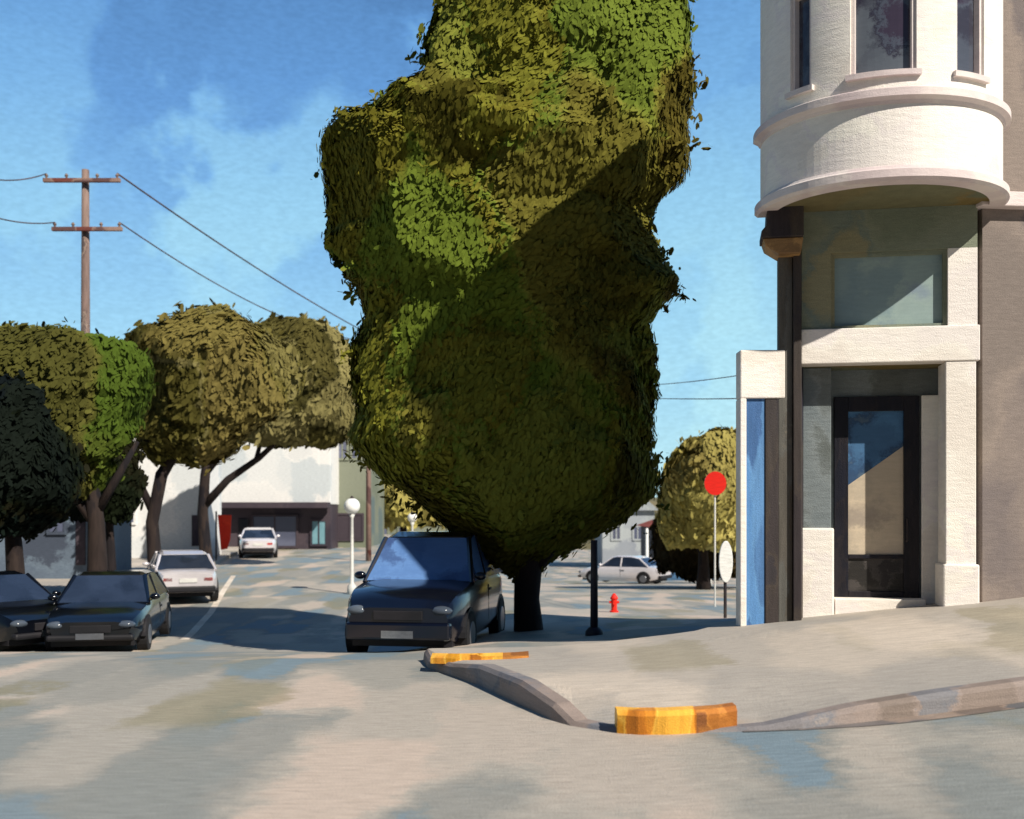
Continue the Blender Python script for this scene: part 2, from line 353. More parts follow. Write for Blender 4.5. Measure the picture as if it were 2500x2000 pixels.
    P = P+fn[pick]*(inset*(.25+.5*rg.random((nleaf, 1))))+nc*rg.normal(0, jit, (nleaf, 1))+nc*((rg.random((nleaf, 1)) < .06)*rg.random((nleaf, 1))*jit*5)
    tw = rg.choice(nleaf, 260); sel_ = rg.random(nleaf) < .03; wh_ = rg.integers(0, 260, nleaf)      # twigs that stick out of the mass
    tl_ = inset*(1.0+2.2*rg.random(260)); P = np.where(sel_[:, None], P[tw[wh_]]+fn[pick[tw[wh_]]]*(tl_[wh_]*rg.random(nleaf))[:, None]+rg.normal(0, inset*.5, P.shape), P)
    nn = nc+rg.normal(0, njit, nc.shape)+sel_[:, None]*rg.normal(0, .5, nc.shape); nn /= np.linalg.norm(nn, axis=1, keepdims=True)
    u = sdir[cidx]+rg.normal(0, .35, nc.shape); u -= nn*(u*nn).sum(1)[:, None]; u /= np.linalg.norm(u, axis=1, keepdims=True)
    v = np.cross(nn, u)
    ln_ = lsize*(.5+rg.random(nleaf)*1.0); wd_ = ln_*(.28+.25*rg.random(nleaf))
    sh = [(-.5, -.15), (-.3, -.5), (.25, -.42), (.5, .05), (.3, .5), (-.25, .45)]
    V = np.stack([P+u*(a_*ln_)[:, None]+v*(b_*wd_)[:, None]-nn*(abs(a_)*.08*ln_)[:, None] for a_, b_ in sh], 1).reshape(-1, 3)
    V -= np.array(base)
    verts = [tuple(q_) for q_ in V]; faces = [tuple(range(i*6, i*6+6)) for i in range(nleaf)]
    m.add(cv, cf); m.add(verts, faces)
    return m
def leafmat(name, cols, sc=.8, dist=.5):
    return paint(name, cols, scale=(sc, sc, sc*.7), distort=dist, rough=.8, soft=.2, streak=.12, sscale=(5, 5, 5), bump=0, fine=.12, rot=(0, R(35), 0), spec=.03)
M_big = leafmat('plane_foliage', [srgb(82, 78, 28), srgb(112, 112, 40), srgb(118, 118, 44), srgb(104, 98, 34), srgb(88, 108, 38), srgb(120, 120, 50), srgb(88, 80, 32)], .42)
M_grn = leafmat('green_foliage', [srgb(66, 88, 28), srgb(78, 82, 34), srgb(90, 88, 42), srgb(62, 62, 28)], .4)
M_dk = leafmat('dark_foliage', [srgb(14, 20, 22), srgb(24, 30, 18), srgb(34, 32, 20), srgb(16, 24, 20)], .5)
M_olive = leafmat('olive_foliage', [srgb(120, 108, 62), srgb(98, 92, 44), srgb(126, 118, 76), srgb(78, 74, 34), srgb(110, 102, 54)], .4)
M_ol2 = leafmat('sage_foliage', [srgb(124, 116, 74), srgb(128, 120, 76), srgb(50, 48, 24), srgb(92, 86, 46)], .33)
M_yg = leafmat('yellow_green_foliage', [srgb(172, 160, 92), srgb(154, 144, 80), srgb(130, 118, 66), srgb(180, 172, 108)], .5)
M_bark = paint('bark', [srgb(34, 26, 26), srgb(50, 40, 36), srgb(26, 22, 26)], scale=(4, 4, 1), distort=.1, rough=.9, sscale=(14, 14, 2), streak=.25, bump=.5)

def tree(label, d, rows, base_px, mat, trunk, limbs, nleaf, lsize, ncl, seed, group=None, cat='tree', ryk=.62, name='street_tree', **kw):
    bx = (base_px-CX)/F*d; bz = ground(bx, d)
    e = empty(name, (bx, d, bz), label, cat, group=group)
    base = (bx, d, bz)
    crown_mesh(rows, d, base, nleaf, lsize, ncl, ryk, seed=seed, **kw).build('crown', mat, e)
    tr = MB()
    pts = [(0, 0, -.3)]+[tuple(at(px, py, d+dd)-Vector(base)) for px, py, dd, r in trunk]
    tr.tube([(p[0]+.03*math.sin(i*2.1), p[1], p[2]) for i, p in enumerate(pts)], [trunk[0][3]*1.45]+[r for *_, r in trunk], 12)
    to = tr.build('trunk', M_bark, e, smooth=True)
    for lb in limbs:
        b = MB(); b.tube([at(px, py, d+dd)-Vector(base) for px, py, dd, r in lb], [r for *_, r in lb], 8)
        b.build('limb', M_bark, e, smooth=True)
    return e
BIG = [(-48, 1120, 1240), (-42, 1040, 1350), (-22, 965, 1432), (0, 945, 1455), (110, 905, 1452), (185, 880, 1452), (240, 800, 1446), (285, 712, 1436), (330, 683, 1425), (380, 680, 1402),
       (440, 680, 1380), (500, 684, 1374), (565, 690, 1390), (585, 742, 1425), (610, 752, 1434), (640, 762, 1412), (700, 758, 1368), (740, 752, 1378), (830, 745, 1384), (920, 756, 1386), (960, 768, 1385), (990, 785, 1382),
       (1030, 868, 1362), (1045, 890, 1345), (1090, 942, 1285), (1140, 995, 1218), (1185, 1045, 1165), (1225, 1080, 1138), (1265, 1090, 1130)]
tree('huge dark green street tree towering in the middle of the picture behind the corner pavement', 19.0, BIG, 1110, M_big,
     [(1110, 1330, 0, .26), (1112, 1260, 0, .22), (1115, 1150, 0, .25), (1120, 1000, 0, .2), (1090, 700, 0, .14), (1080, 300, 0, .08)],
     [[(1112, 1210, 0, .14), (1180, 1130, -.1, .11), (1290, 1020, -.3, .05)], [(1110, 1220, 0, .14), (1040, 1140, 0, .1), (900, 1000, -.2, .05)], [(1115, 1190, 0, .12), (1130, 1060, -.5, .1), (1160, 900, -1, .05)]],
     90000, .13, 62, 3, ryk=.6, jit=.018, lim=.42, inset=.11, rymax=1.9)
G1 = 'trees along the left side street'
tree('broad bright green tree at the left with flat top below the utility pole', 27, [(708, -40, 40), (722, -150, 150), (740, -190, 280), (800, -210, 305), (850, -200, 300), (900, -190, 275), (950, -170, 240), (985, -140, 226), (1015, -110, 205), (1035, -60, 180)], 205, M_grn,
     [(203, 1190, 0, .24), (205, 1100, 0, .2), (190, 1000, 0, .18), (150, 880, 0, .1)], [[(203, 1080, 0, .13), (250, 1000, 0, .1), (290, 930, 0, .05)], [(203, 1110, 0, .12), (140, 1020, 0, .1), (70, 940, 0, .06)]],
     20000, .2, 24, 11, G1)
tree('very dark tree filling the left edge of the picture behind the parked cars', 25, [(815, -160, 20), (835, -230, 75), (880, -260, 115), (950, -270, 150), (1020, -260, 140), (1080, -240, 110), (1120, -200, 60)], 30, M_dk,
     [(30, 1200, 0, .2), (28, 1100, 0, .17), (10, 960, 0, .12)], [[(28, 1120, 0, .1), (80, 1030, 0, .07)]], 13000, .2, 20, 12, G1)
tree('tall rounded khaki tree behind the bright green one on the left street', 35, [(662, 385, 480), (675, 345, 520), (700, 305, 565), (735, 262, 600), (800, 280, 625), (860, 290, 590), (905, 300, 530), (940, 315, 490), (970, 330, 430)], 325, M_olive,
     [(325, 1190, 0, .24), (322, 1100, 0, .2), (340, 1000, 0, .2), (400, 900, 0, .12)], [[(323, 1080, 0, .14), (285, 1000, 0, .12), (262, 930, 0, .07)]],
     20000, .25, 24, 13, G1)
tree('farther khaki tree with thin forked branches, touching the left side of the huge tree', 44, [(682, 575, 640), (695, 540, 690), (720, 515, 728), (760, 500, 742), (820, 490, 745), (870, 490, 748), (900, 500, 740), (915, 520, 720), (932, 560, 690)], 432, M_ol2,
     [(432, 1170, 0, .26), (428, 1080, 0, .22), (432, 1000, 0, .2), (445, 900, 0, .14)], [[(430, 1065, 0, .18), (480, 1010, 0, .15), (545, 965, 0, .12), (600, 915, 0, .08)], [(540, 965, 0, .1), (552, 920, 0, .07)], [(432, 1000, 0, .13), (480, 940, 0, .1), (520, 880, 0, .06)]],
     18000, .28, 22, 14, G1)
for lb, d, rows, bp, sd in (
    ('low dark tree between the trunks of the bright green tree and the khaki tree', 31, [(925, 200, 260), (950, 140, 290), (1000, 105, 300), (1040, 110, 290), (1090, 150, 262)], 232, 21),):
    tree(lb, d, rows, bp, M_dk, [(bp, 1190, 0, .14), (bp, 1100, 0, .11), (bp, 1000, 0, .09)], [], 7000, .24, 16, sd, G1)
G2 = 'trees beyond the side street'
tree('round yellow green tree just left of the corner building', 42, [(912, 1505, 1560), (925, 1460, 1610), (950, 1432, 1640), (1000, 1408, 1650), (1060, 1392, 1650), (1110, 1400, 1640), (1150, 1412, 1620)], 1480, M_yg,
     [(1480, 1200, 0, .22), (1482, 1150, 0, .18), (1490, 1050, 0, .14)], [[(1480, 1165, 0, .12), (1440, 1110, 0, .07)]], 14000, .26, 18, 15, G2)
tree('small hazy olive tree low between the white shopfront and the huge tree', 80, [(955, 775, 815), (975, 760, 850), (1010, 755, 890), (1050, 760, 920), (1085, 775, 950), (1105, 800, 960)], 850, M_yg,
     [(850, 1150, 0, .3), (850, 1110, 0, .25), (850, 1050, 0, .2)], [], 5000, .7, 40, 16, G2)
tree('dark brown leaved bush under the round yellow green tree', 46, [(1095, 1390, 1560), (1115, 1370, 1600), (1150, 1375, 1620), (1185, 1380, 1620), (1205, 1390, 1610)], 1485, leafmat('brown_foliage', [srgb(70, 58, 34), srgb(52, 44, 30), srgb(86, 72, 40)], .5),
     [(1485, 1220, 0, .2), (1485, 1190, 0, .15)], [], 7000, .25, 16, 17, G2, cat='bush', name='bush')

# ------------------------------------------------------------------ utility pole and wires
M_wood = paint('weathered_pole_wood', [srgb(128, 108, 100), srgb(90, 74, 72), srgb(148, 130, 118), srgb(70, 60, 62)], scale=(2, 2, .5), distort=.2, rough=.85, sscale=(12, 12, 2), streak=.2)
M_red = paint('rusty_crossarm', [srgb(110, 62, 54), srgb(150, 124, 112), srgb(96, 70, 68)], scale=(1.5, 1, 1), distort=.1, rough=.8)
UD = 40
ub = at(180, 1100, UD); ub.z = ground(ub.x, UD)
up = empty('utility_pole', ub, 'wooden utility pole with two crossarms standing behind the left trees', 'utility pole')
tp = at(180, 358, UD)-ub
MB().tube([(0, 0, -.4), (0, 0, tp.z*.5), (0, 0, tp.z)], [.21, .17, .13], 12).build('pole', M_wood, up, smooth=True)
ARM = {}
for key, (py, xl, xr) in {'t': (384, 97, 258), 'l': (486, 115, 262)}.items():
    a = at(xl, py, UD)-ub; b = at(xr, py-1, UD)-ub
    ao = MB().box(a.x, b.x, -.3, -.16, a.z-.07, a.z+.07).build('crossarm', M_red, up, bevel=.01)
    for q in (.04, .3, .7, .96):
        x = a.x+(b.x-a.x)*q
        MB().tube([(x, -.23, a.z+.06), (x, -.23, a.z+.13), (x, -.23, a.z+.17), (x, -.23, a.z+.24)], [.03, .045, .07, .03], 8).build('insulator', M_wood, ao)
    ARM[key] = (ub+Vector((a.x+.1, -.23, a.z+.24)), ub+Vector((b.x-.1, -.23, a.z+.24)))
M_wire = paint('wire', [srgb(92, 72, 72), srgb(70, 58, 60)], rough=.6, bump=0)
def wire(a, b, sag, r, label):
    P = []
    for i in range(25):
        t = i/24; p = a.lerp(b, t); p.z -= sag*4*t*(1-t); P.append(p)
    e = tag(MB().tube(P, r, 6).build('wire', M_wire, smooth=True), label, 'wire', 'overhead wires'); return e
wire(ARM['t'][1], at(850, 740, 70), .4, .035, 'upper overhead wire running from the top crossarm down towards the huge tree')
wire(ARM['l'][1], at(850, 722, 75), 1.3, .028, 'lower overhead wire running from the lower crossarm down towards the huge tree')
wire(at(-260, 250, 30), ARM['t'][0], .8, .022, 'upper overhead wire entering from the left edge to the top crossarm')
wire(at(-300, 290, 28), ARM['l'][0], .7, .022, 'lower overhead wire entering from the left edge to the lower crossarm')
wire(at(1300, 835, 40), at(1610, 838, 22), .05, .012, 'thin level wire between the huge tree and the corner building')
wire(at(1330, 812, 40), at(1700, 766, 22), .1, .012, 'thin rising wire between the huge tree and the corner building')

# ------------------------------------------------------------------ corner building
O = Vector((4.37, 13.0, 0)); RZ = -R(10)
cosr, sinr = math.cos(RZ), math.sin(RZ)
U = Vector((cosr, sinr)); NV = Vector((sinr, -cosr))     # along the facade, outwards
def Lf(px, py=HY, off=0.0):
    d = Vector(((px-CX)/F, 1.0)); k = (O.xy.dot(NV)+off)/d.dot(NV); p = d*k
    return (p-O.xy).dot(U), EYE+(HY-py)/F*k
lu = lambda px, off=0.0: Lf(px, HY, off)[0]
lz = lambda px, py, off=0.0: Lf(px, py, off)[1]
def tol(x, y):      # world xy -> local xy of the building
    q = Vector((x, y))-O.xy; return q.dot(U), -q.dot(NV)
bld = empty('corner_building', O, 'cream corner building with curved upper bay over a dark glazed door, at the right', 'building', RZ)
CREAM = srgb(232, 224, 212)
M_cream = paint('cream_stucco', [srgb(228, 220, 210), srgb(238, 232, 222), srgb(232, 224, 220), srgb(242, 237, 226)], scale=(1.6, 1.6, 1.6), distort=.25, rough=.7, soft=.4, streak=.05, sscale=(6, 6, 26), bump=.35, fine=.04)
M_trim = paint('pinkish_trim', [srgb(206, 190, 190), srgb(224, 214, 208), srgb(214, 200, 200)], scale=(1.5, 1.5, 1), distort=.2, rough=.6, soft=.4, streak=.05, fine=.04)
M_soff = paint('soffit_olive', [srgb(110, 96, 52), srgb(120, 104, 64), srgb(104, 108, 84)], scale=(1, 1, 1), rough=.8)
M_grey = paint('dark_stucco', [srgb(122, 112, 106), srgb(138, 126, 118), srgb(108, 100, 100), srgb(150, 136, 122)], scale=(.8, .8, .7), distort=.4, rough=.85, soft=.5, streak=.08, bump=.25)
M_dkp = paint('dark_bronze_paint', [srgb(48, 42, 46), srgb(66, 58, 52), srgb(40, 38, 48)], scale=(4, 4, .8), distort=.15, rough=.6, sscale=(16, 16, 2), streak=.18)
M_taupe = paint('taupe_paint', [srgb(112, 104, 92), srgb(92, 92, 88), srgb(84, 76, 66)], scale=(5, 5, .8), distort=.15, rough=.7, sscale=(16, 16, 2), streak=.18)
M_gold = paint('gilded_underside', [srgb(170, 132, 84), srgb(130, 100, 66)], scale=(3, 3, 3), rough=.5)
M_black = paint('black_door_paint', [srgb(20, 20, 30), srgb(34, 30, 34), srgb(18, 20, 32)], scale=(6, 6, 1.5), distort=.1, rough=.45, sscale=(20, 20, 3), streak=.25)
def glass(name, cols, rough=.08, scale=(2, 2, 2), dist=.3):
    return paint(name, cols, scale=scale, distort=dist, rough=rough, soft=.5, streak=.05, bump=.02, fine=.03, spec=.6)
M_gdk = glass('dark_window_glass', [srgb(60, 52, 66), srgb(80, 86, 98), srgb(48, 44, 56), srgb(92, 98, 106)])
M_gpale = glass('pale_transom_glass', [srgb(120, 142, 150), srgb(150, 168, 164), srgb(134, 150, 160)], .25)

ZS = lz(1640, 440)              # soffit height
ZT = 9.95                       # roof
uA, uB = lu(1640), lu(2066)
# upper body
A = (uA, 0.0); B = (uB, 0.0)
wx = lambda p, dx, dy: (p[0]+dx*U.x+dy*U.y, p[1]-(dx*NV.x+dy*NV.y))
C1 = wx(B, 2.6, .3); D1 = wx(C1, 0, 2.4); E1 = wx(A, .95, 2.4)
BODY = [A, B, C1, D1, E1]
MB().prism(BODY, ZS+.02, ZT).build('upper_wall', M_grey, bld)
MB().prism([(p[0]*1.01-.05, p[1]*1.01) for p in BODY], ZT, ZT+.25).build('roof', M_trim, bld)
# lower side walls, 0.25 thick
def wallseg(p, q, th, z0, z1):
    a, b = Vector(p), Vector(q); d = (b-a).normalized(); nn = Vector((-d.y, d.x))*th
    return MB().prism([tuple(a), tuple(b), tuple(b+nn), tuple(a+nn)], z0, z1)
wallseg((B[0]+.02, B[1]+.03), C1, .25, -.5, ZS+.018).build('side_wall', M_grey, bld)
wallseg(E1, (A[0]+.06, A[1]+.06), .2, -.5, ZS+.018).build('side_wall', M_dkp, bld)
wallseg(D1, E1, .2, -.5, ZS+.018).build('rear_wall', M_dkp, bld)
# string course along the right-hand wall
zc0, zc1 = lz(2110, 436), lz(2110, 405)
wallseg((B[0]-.02, B[1]-.13), wx((B[0]-.02, B[1]-.13), 2.65, .3), .3, zc0, zc1).build('cornice', M_trim, bld, bevel=.012)
M_shade_sage = paint('sage_shaded_cream', [srgb(118, 126, 108), srgb(130, 136, 118), srgb(112, 124, 116), srgb(140, 136, 108)], scale=(1.2, 1.2, 1.2), distort=.3, rough=.75, soft=.5, streak=.07, bump=.3)  # the bay's shade on the cream wall, put into the colour
M_shade_slate = paint('slate_shaded_cream', [srgb(104, 114, 118), srgb(122, 130, 132), srgb(92, 98, 96)], scale=(1.6, 1.6, 1.2), distort=.3, rough=.75, soft=.5, streak=.1, bump=.3)  # entry recess shade on the cream, put into the colour
# facade, lower storey: built in strips round the openings
uL, uR = lu(1688), lu(2058)
tl, tr_ = lu(1750), lu(1996); zt0, zt1 = lz(1870, 690), lz(1870, 528)
zl = lz(1870, 764)
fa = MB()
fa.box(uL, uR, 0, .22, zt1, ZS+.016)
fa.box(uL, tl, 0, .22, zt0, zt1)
fa.build('front_wall', M_shade_sage, bld)  # strips under the bay, coloured with its shade
MB().box(tr_, uR, -.004, .22, zt0, zt1-.002).build('front_wall', M_cream, bld)
MB().box(uL-.01, uR+.02, -.045, .22, zl, zt0+.0).build('lintel', M_cream, bld, bevel=.012)
tw = MB().box(tl, tr_, .11, .15, zt0, zt1).build('transom_window', M_gpale, bld)
fr = MB(); ft = .045
fr.box(tl+.002, tl+ft, .05, .108, zt0, zt1); fr.box(tr_-ft, tr_-.002, .05, .108, zt0, zt1); fr.box(tl+ft, tr_-ft, .05, .108, zt0, zt0+ft); fr.box(tl+ft, tr_-ft, .05, .108, zt1-ft, zt1-.002)
fr.build('frame', M_shade_sage, tw)
# pillars
pr0, pr1 = lu(1990), lu(2054)
zb = .2
pr = MB().box(pr0, pr1, -.03, .4, zb, zl-.002).build('pillar', M_cream, bld, bevel=.01)
MB().box(pr0-.035, pr1+.03, -.075, .42, zb, lz(2020, 1188)).build('pillar_base', M_cream, pr, bevel=.02)
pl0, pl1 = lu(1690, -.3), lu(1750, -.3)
pl = MB().box(pl0, pl1, .3, .62, zb, zl-.002).build('pillar', M_shade_slate, bld, bevel=.01)  # upper pillar carries its shade as slate colour
MB().box(pl0-.02, pl1+.03, .26, .64, zb, lz(1720, 1112, -.26)).build('pillar_base', M_cream, pl, bevel=.02)  # cream block as high as the sunlit foot of the pillar
# entry recess back wall
yb = .62; off = -yb
d0, d1 = lu(1755, off), lu(1935, off); zd1 = lz(1850, 835, off); zd0 = lz(1850, 1258, off)
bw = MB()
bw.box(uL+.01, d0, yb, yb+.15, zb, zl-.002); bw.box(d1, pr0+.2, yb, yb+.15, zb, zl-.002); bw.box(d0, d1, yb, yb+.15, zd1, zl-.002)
bw.build('recess_wall', M_shade_slate, bld)  # shade of the recess given as slate colour
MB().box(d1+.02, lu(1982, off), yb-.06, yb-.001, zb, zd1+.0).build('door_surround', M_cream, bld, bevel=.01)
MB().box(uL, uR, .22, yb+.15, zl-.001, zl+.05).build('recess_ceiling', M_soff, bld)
MB().box(d0-.02, d1+.02, yb-.32, yb+.15, zb, zd0).build('doorstep', M_cream, bld, bevel=.012)
dr = MB(); fw = .115
g0, g1 = lu(1785, off), lu(1902, off); gz1 = lz(1850, 866, off); gz0 = lz(1850, 1168, off); pz0 = lz(1850, 1245, off)
dr.box(d0+.004, g0, yb-.05, yb+.06, zd0+.002, zd1-.004); dr.box(g1, d1-.004, yb-.05, yb+.06, zd0+.002, zd1-.004)
dr.box(g0, g1, yb-.05, yb+.06, gz1, zd1-.004); dr.box(g0, g1, yb-.05, yb+.06, zd0+.002, pz0)
dr.box(g0, g1, yb-.045, yb+.06, gz0-.05, gz0)
door = dr.build('door', M_black, bld, bevel=.006)
# the pane: upper sky-blue, lower tan, the slanted light on the glass put into colour
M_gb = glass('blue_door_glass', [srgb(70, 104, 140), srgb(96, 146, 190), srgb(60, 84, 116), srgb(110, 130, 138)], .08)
M_lit = glass('tan_lit_glass', [srgb(164, 152, 138), srgb(204, 188, 164), srgb(180, 168, 150)], .15, (1, 1, 2.5))
zq0, zq1 = lz(1790, 1022, off), lz(1900, 940, off)
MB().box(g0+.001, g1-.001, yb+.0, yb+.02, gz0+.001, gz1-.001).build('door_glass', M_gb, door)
MB().side([(g0+.002, gz0+.002), (g1-.002, gz0+.002), (g1-.002, zq1), (g0+.002, zq0)], yb-.006, yb-.002).build('door_glass_lit', M_lit, door)
MB().box(g0+.001, g1-.001, yb-.02, yb+.03, pz0+.001, gz0-.051).build('kick_panel', paint('dark_kick_panel', [srgb(40, 38, 36), srgb(70, 66, 64), srgb(34, 32, 34)], scale=(4, 4, 3), rough=.5), door)
hx_ = g1+.03
MB().tube([(hx_, yb-.05, 1.35), (hx_, yb-.1, 1.36), (hx_, yb-.1, 1.62), (hx_, yb-.05, 1.63)], .012, 8).build('door_handle', M_dkp, door)
# dark corner pilaster with bracket
q0, q1 = lu(1640), lu(1686)
pil = MB(); zc = lz(1660, 540)
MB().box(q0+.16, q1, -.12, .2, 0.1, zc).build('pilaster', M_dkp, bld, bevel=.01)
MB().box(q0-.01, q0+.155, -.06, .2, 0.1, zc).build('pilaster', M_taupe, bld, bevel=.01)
cb = MB(); k0, k1 = lu(1602, .2), lu(1684, .1)
zA, zB, zC, zD = lz(1640, 446), lz(1640, 486), lz(1640, 512), lz(1640, 545)
cb.side([(k0+.07, zA), (q1+.01, zA), (q1+.01, zC), (k0-.0, zC), (k0-.0, zB-.07), (k0+.06, zB)], -.3, .15)
cap = cb.build('bracket', M_dkp, bld, bevel=.012)
MB().side([(k0+.02, zC-.002), (q1+.008, zC-.002), (q1-.02, zD), (k0+.2, zD), (k0+.05, zC-.09)], -.27, .13).build('bracket_underside', M_gold, cap, bevel=.012)
# ---- curved bay
ca, cp = 1.36, 1.25; uc = (lu(1603)+lu(2103))/2
def bay_pt(t, k=0.0):   # t in [0,pi] from left to right
    return (uc-(ca+k)*math.cos(t), -(cp+k)*math.sin(t))
def bay_ring(k_out, k_in, z0, z1, t0=0, t1=math.pi, n=48):
    b = MB(); vv = []
    for i in range(n+1):
        t = t0+(t1-t0)*i/n; o = bay_pt(t, k_out); q = bay_pt(t, k_in)
        vv += [(o[0], o[1], z0), (o[0], o[1], z1), (q[0], q[1], z1), (q[0], q[1], z0)]
    b.add(vv, [(i*4+k, i*4+(k+1) % 4, (i+1)*4+(k+1) % 4, (i+1)*4+k) for i in range(n) for k in range(4)]+[(3, 2, 1, 0), tuple(range(4*n, 4*n+4))])
    return b
def bz(py, off): return lz(1855, py, off)
z_r0 = bz(383, cp); z_r1 = bz(352, cp)           # bottom moulding
z_a1 = bz(214, cp)                               # top of apron
z_s1 = bz(181, cp+.1)                            # top of sill course
bay = bay_ring(.0, -.15, z_r1-.02, z_a1+.02).build('bay_apron', M_cream, bld)
def profile_ring(prof, name, mat, par=None, n=56):
    b = MB(); vv = []; m = len(prof)
    for i in range(n+1):
        t = math.pi*i/n
        for k, z in prof:
            p = bay_pt(t, k); vv.append((p[0], p[1], z))
    b.add(vv, [(i*m+j, i*m+(j+1) % m, (i+1)*m+(j+1) % m, (i+1)*m+j) for i in range(n) for j in range(m)]+[tuple(range(m))[::-1], tuple(range(n*m, n*m+m))])
    return b.build(name, mat, par or bld)
profile_ring([(-.14, z_r0), (.035, z_r0), (.07, z_r0+.03), (.07, z_r1-.045), (.03, z_r1-.02), (.012, z_r1+.01), (-.14, z_r1+.01)], 'bay_moulding', M_trim)
profile_ring([(-.14, z_a1-.03), (.01, z_a1-.03), (.03, z_a1), (.085, z_a1+.03), (.085, z_s1-.02), (.05, z_s1), (-.14, z_s1)], 'sill_course', M_trim)
sf = MB(); vv = [(*bay_pt(math.pi*i/40, -.12), z_r0+.04) for i in range(41)]+[(*bay_pt(math.pi*i/40, -.12), z_r0+.08) for i in range(41)]
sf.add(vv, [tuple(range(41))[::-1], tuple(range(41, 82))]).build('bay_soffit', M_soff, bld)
# bay wall with three windows
def t_of(px):
    best = min(range(1, 1800), key=lambda i: abs(_px(i*math.pi/1800)-px)); return best*math.pi/1800
def _px(t):
    p = bay_pt(t); w_ = O.xy+U*p[0]-NV*p[1]; return CX+F*w_.x/w_.y
WIN = [(1664, 1708, 160), (1790, 1930, 133), (2013, 2072, 158)]
cuts = [(t_of(a), t_of(b), py) for a, b, py in WIN]
tcur = 0.0
K0 = .0
ztop = 9.6; zw1 = 8.6
for (a, b, py) in cuts:
    bay_ring(K0, -.15, z_s1-.01, ztop-.01, tcur, a, 14).build('bay_pier', M_cream, bld)
    tm = (a+b)/2; pm = bay_pt(tm); wz = z_s1+.14
    bay_ring(K0, -.15, z_s1-.01, wz, a, b, 8).build('bay_panel', M_cream, bld)
    bay_ring(K0, -.15, zw1, ztop-.01, a, b, 8).build('bay_panel', M_cream, bld)
    win = bay_ring(-.1, -.12, wz, zw1, a, b, 8).build('bay_window', M_gdk, bld)
    for (t0, t1) in ((a, a+.03), (b-.03, b)):
        bay_ring(-.03, -.099, wz, zw1, t0, t1, 2).build('frame', M_trim, win)
    bay_ring(-.03, -.099, (wz+zw1)/2, (wz+zw1)/2+.06, a+.03, b-.03, 6).build('frame', M_trim, win)
    bay_ring(.05, -.09, wz-.01, wz+.05, a-.03, b+.03, 8).build('sill', M_trim, win)
    tcur = b
bay_ring(K0, -.15, z_s1-.01, ztop-.01, tcur, math.pi, 14).build('bay_pier', M_cream, bld)
vv = [(*bay_pt(math.pi*i/40, .1), ztop) for i in range(41)]+[(*bay_pt(math.pi*i/40, .1), ZT+.2) for i in range(41)]
MB().add(vv, [tuple(range(41))[::-1], tuple(range(41, 82))]+[(i, i+1, 42+i, 41+i) for i in range(40)]).build('bay_roof', M_trim, bld)

# low annex left of the pilaster
ax0 = at(1560, 0, 13.1).x; axb = tol(ax0, 13.1)
ann = empty('annex', (ax0, 13.1, 0), 'narrow white annex with a tall shaded door reflecting the blue sky beside the corner building', 'annex')
zan = EYE+(HY-736)/F*13.1; zmid = EYE+(HY-838)/F*13.1
X = lambda px: at(px, 0, 13.1).x-ax0
MB().box(0, X(1655), .03, .3, zmid, zan).build('parapet', M_cream, ann, bevel=.015)
MB().box(0, X(1573), .03, .3, -.2, zmid-.002).build('side_post', M_cream, ann, bevel=.01)
MB().box(X(1573)+.002, X(1613), .07, .12, .1, zmid-.002).build('sky_sheen_door', paint('blue_sky_sheen', [srgb(84, 130, 182), srgb(98, 144, 192), srgb(66, 102, 150)], scale=(4, 4, .8), distort=.1, rough=.4, sscale=(20, 20, 2), streak=.12), ann)  # sky reflected in a shaded door, put in as blue colour
MB().box(X(1613)+.002, X(1660), .05, .3, .1, zmid-.002).build('dark_post', M_dkp, ann, bevel=.01)
MB().box(X(1573), X(1660), .125, .32, -.2, zmid-.004).build('rear_wall', M_dkp, ann)

# ------------------------------------------------------------------ far buildings
M_fw = paint('far_white_wall', [srgb(214, 214, 212), srgb(228, 226, 222), srgb(196, 202, 204)], scale=(.4, .4, .4), distort=.8, rough=.8, bump=0)
M_fg = paint('far_grey_wall', [srgb(150, 156, 160), srgb(170, 176, 178), srgb(140, 146, 156)], scale=(.4, .4, .4), distort=.8, rough=.8, bump=0)
M_fshade = paint('far_shaded_wall', [srgb(84, 96, 112), srgb(102, 116, 130), srgb(66, 74, 88)], scale=(.4, .4, .4), distort=.8, rough=.8, bump=0)  # tree shade on a light grey wall, put into the colour
M_fsage = paint('far_sage_wall', [srgb(112, 118, 100), srgb(126, 130, 114), srgb(96, 110, 108)], scale=(.4, .4, .4), distort=.8, rough=.8, bump=0)
M_fdk = paint('far_shopfront_plum', [srgb(62, 54, 62), srgb(74, 64, 70), srgb(54, 48, 58)], scale=(.6, .6, .6), distort=.5, rough=.7, bump=0)
M_fwin = glass('far_window', [srgb(84, 90, 112), srgb(104, 108, 128), srgb(70, 74, 92)], .3, (.5, .5, .5))
M_fteal = glass('teal_window', [srgb(96, 138, 150), srgb(120, 160, 170)], .3)
M_fred = paint('red_banner_cloth', [srgb(214, 48, 28), srgb(226, 66, 38)], rough=.7, bump=0)
M_roofr = paint('terracotta_roof', [srgb(150, 66, 40), srgb(120, 60, 44)], rough=.8)
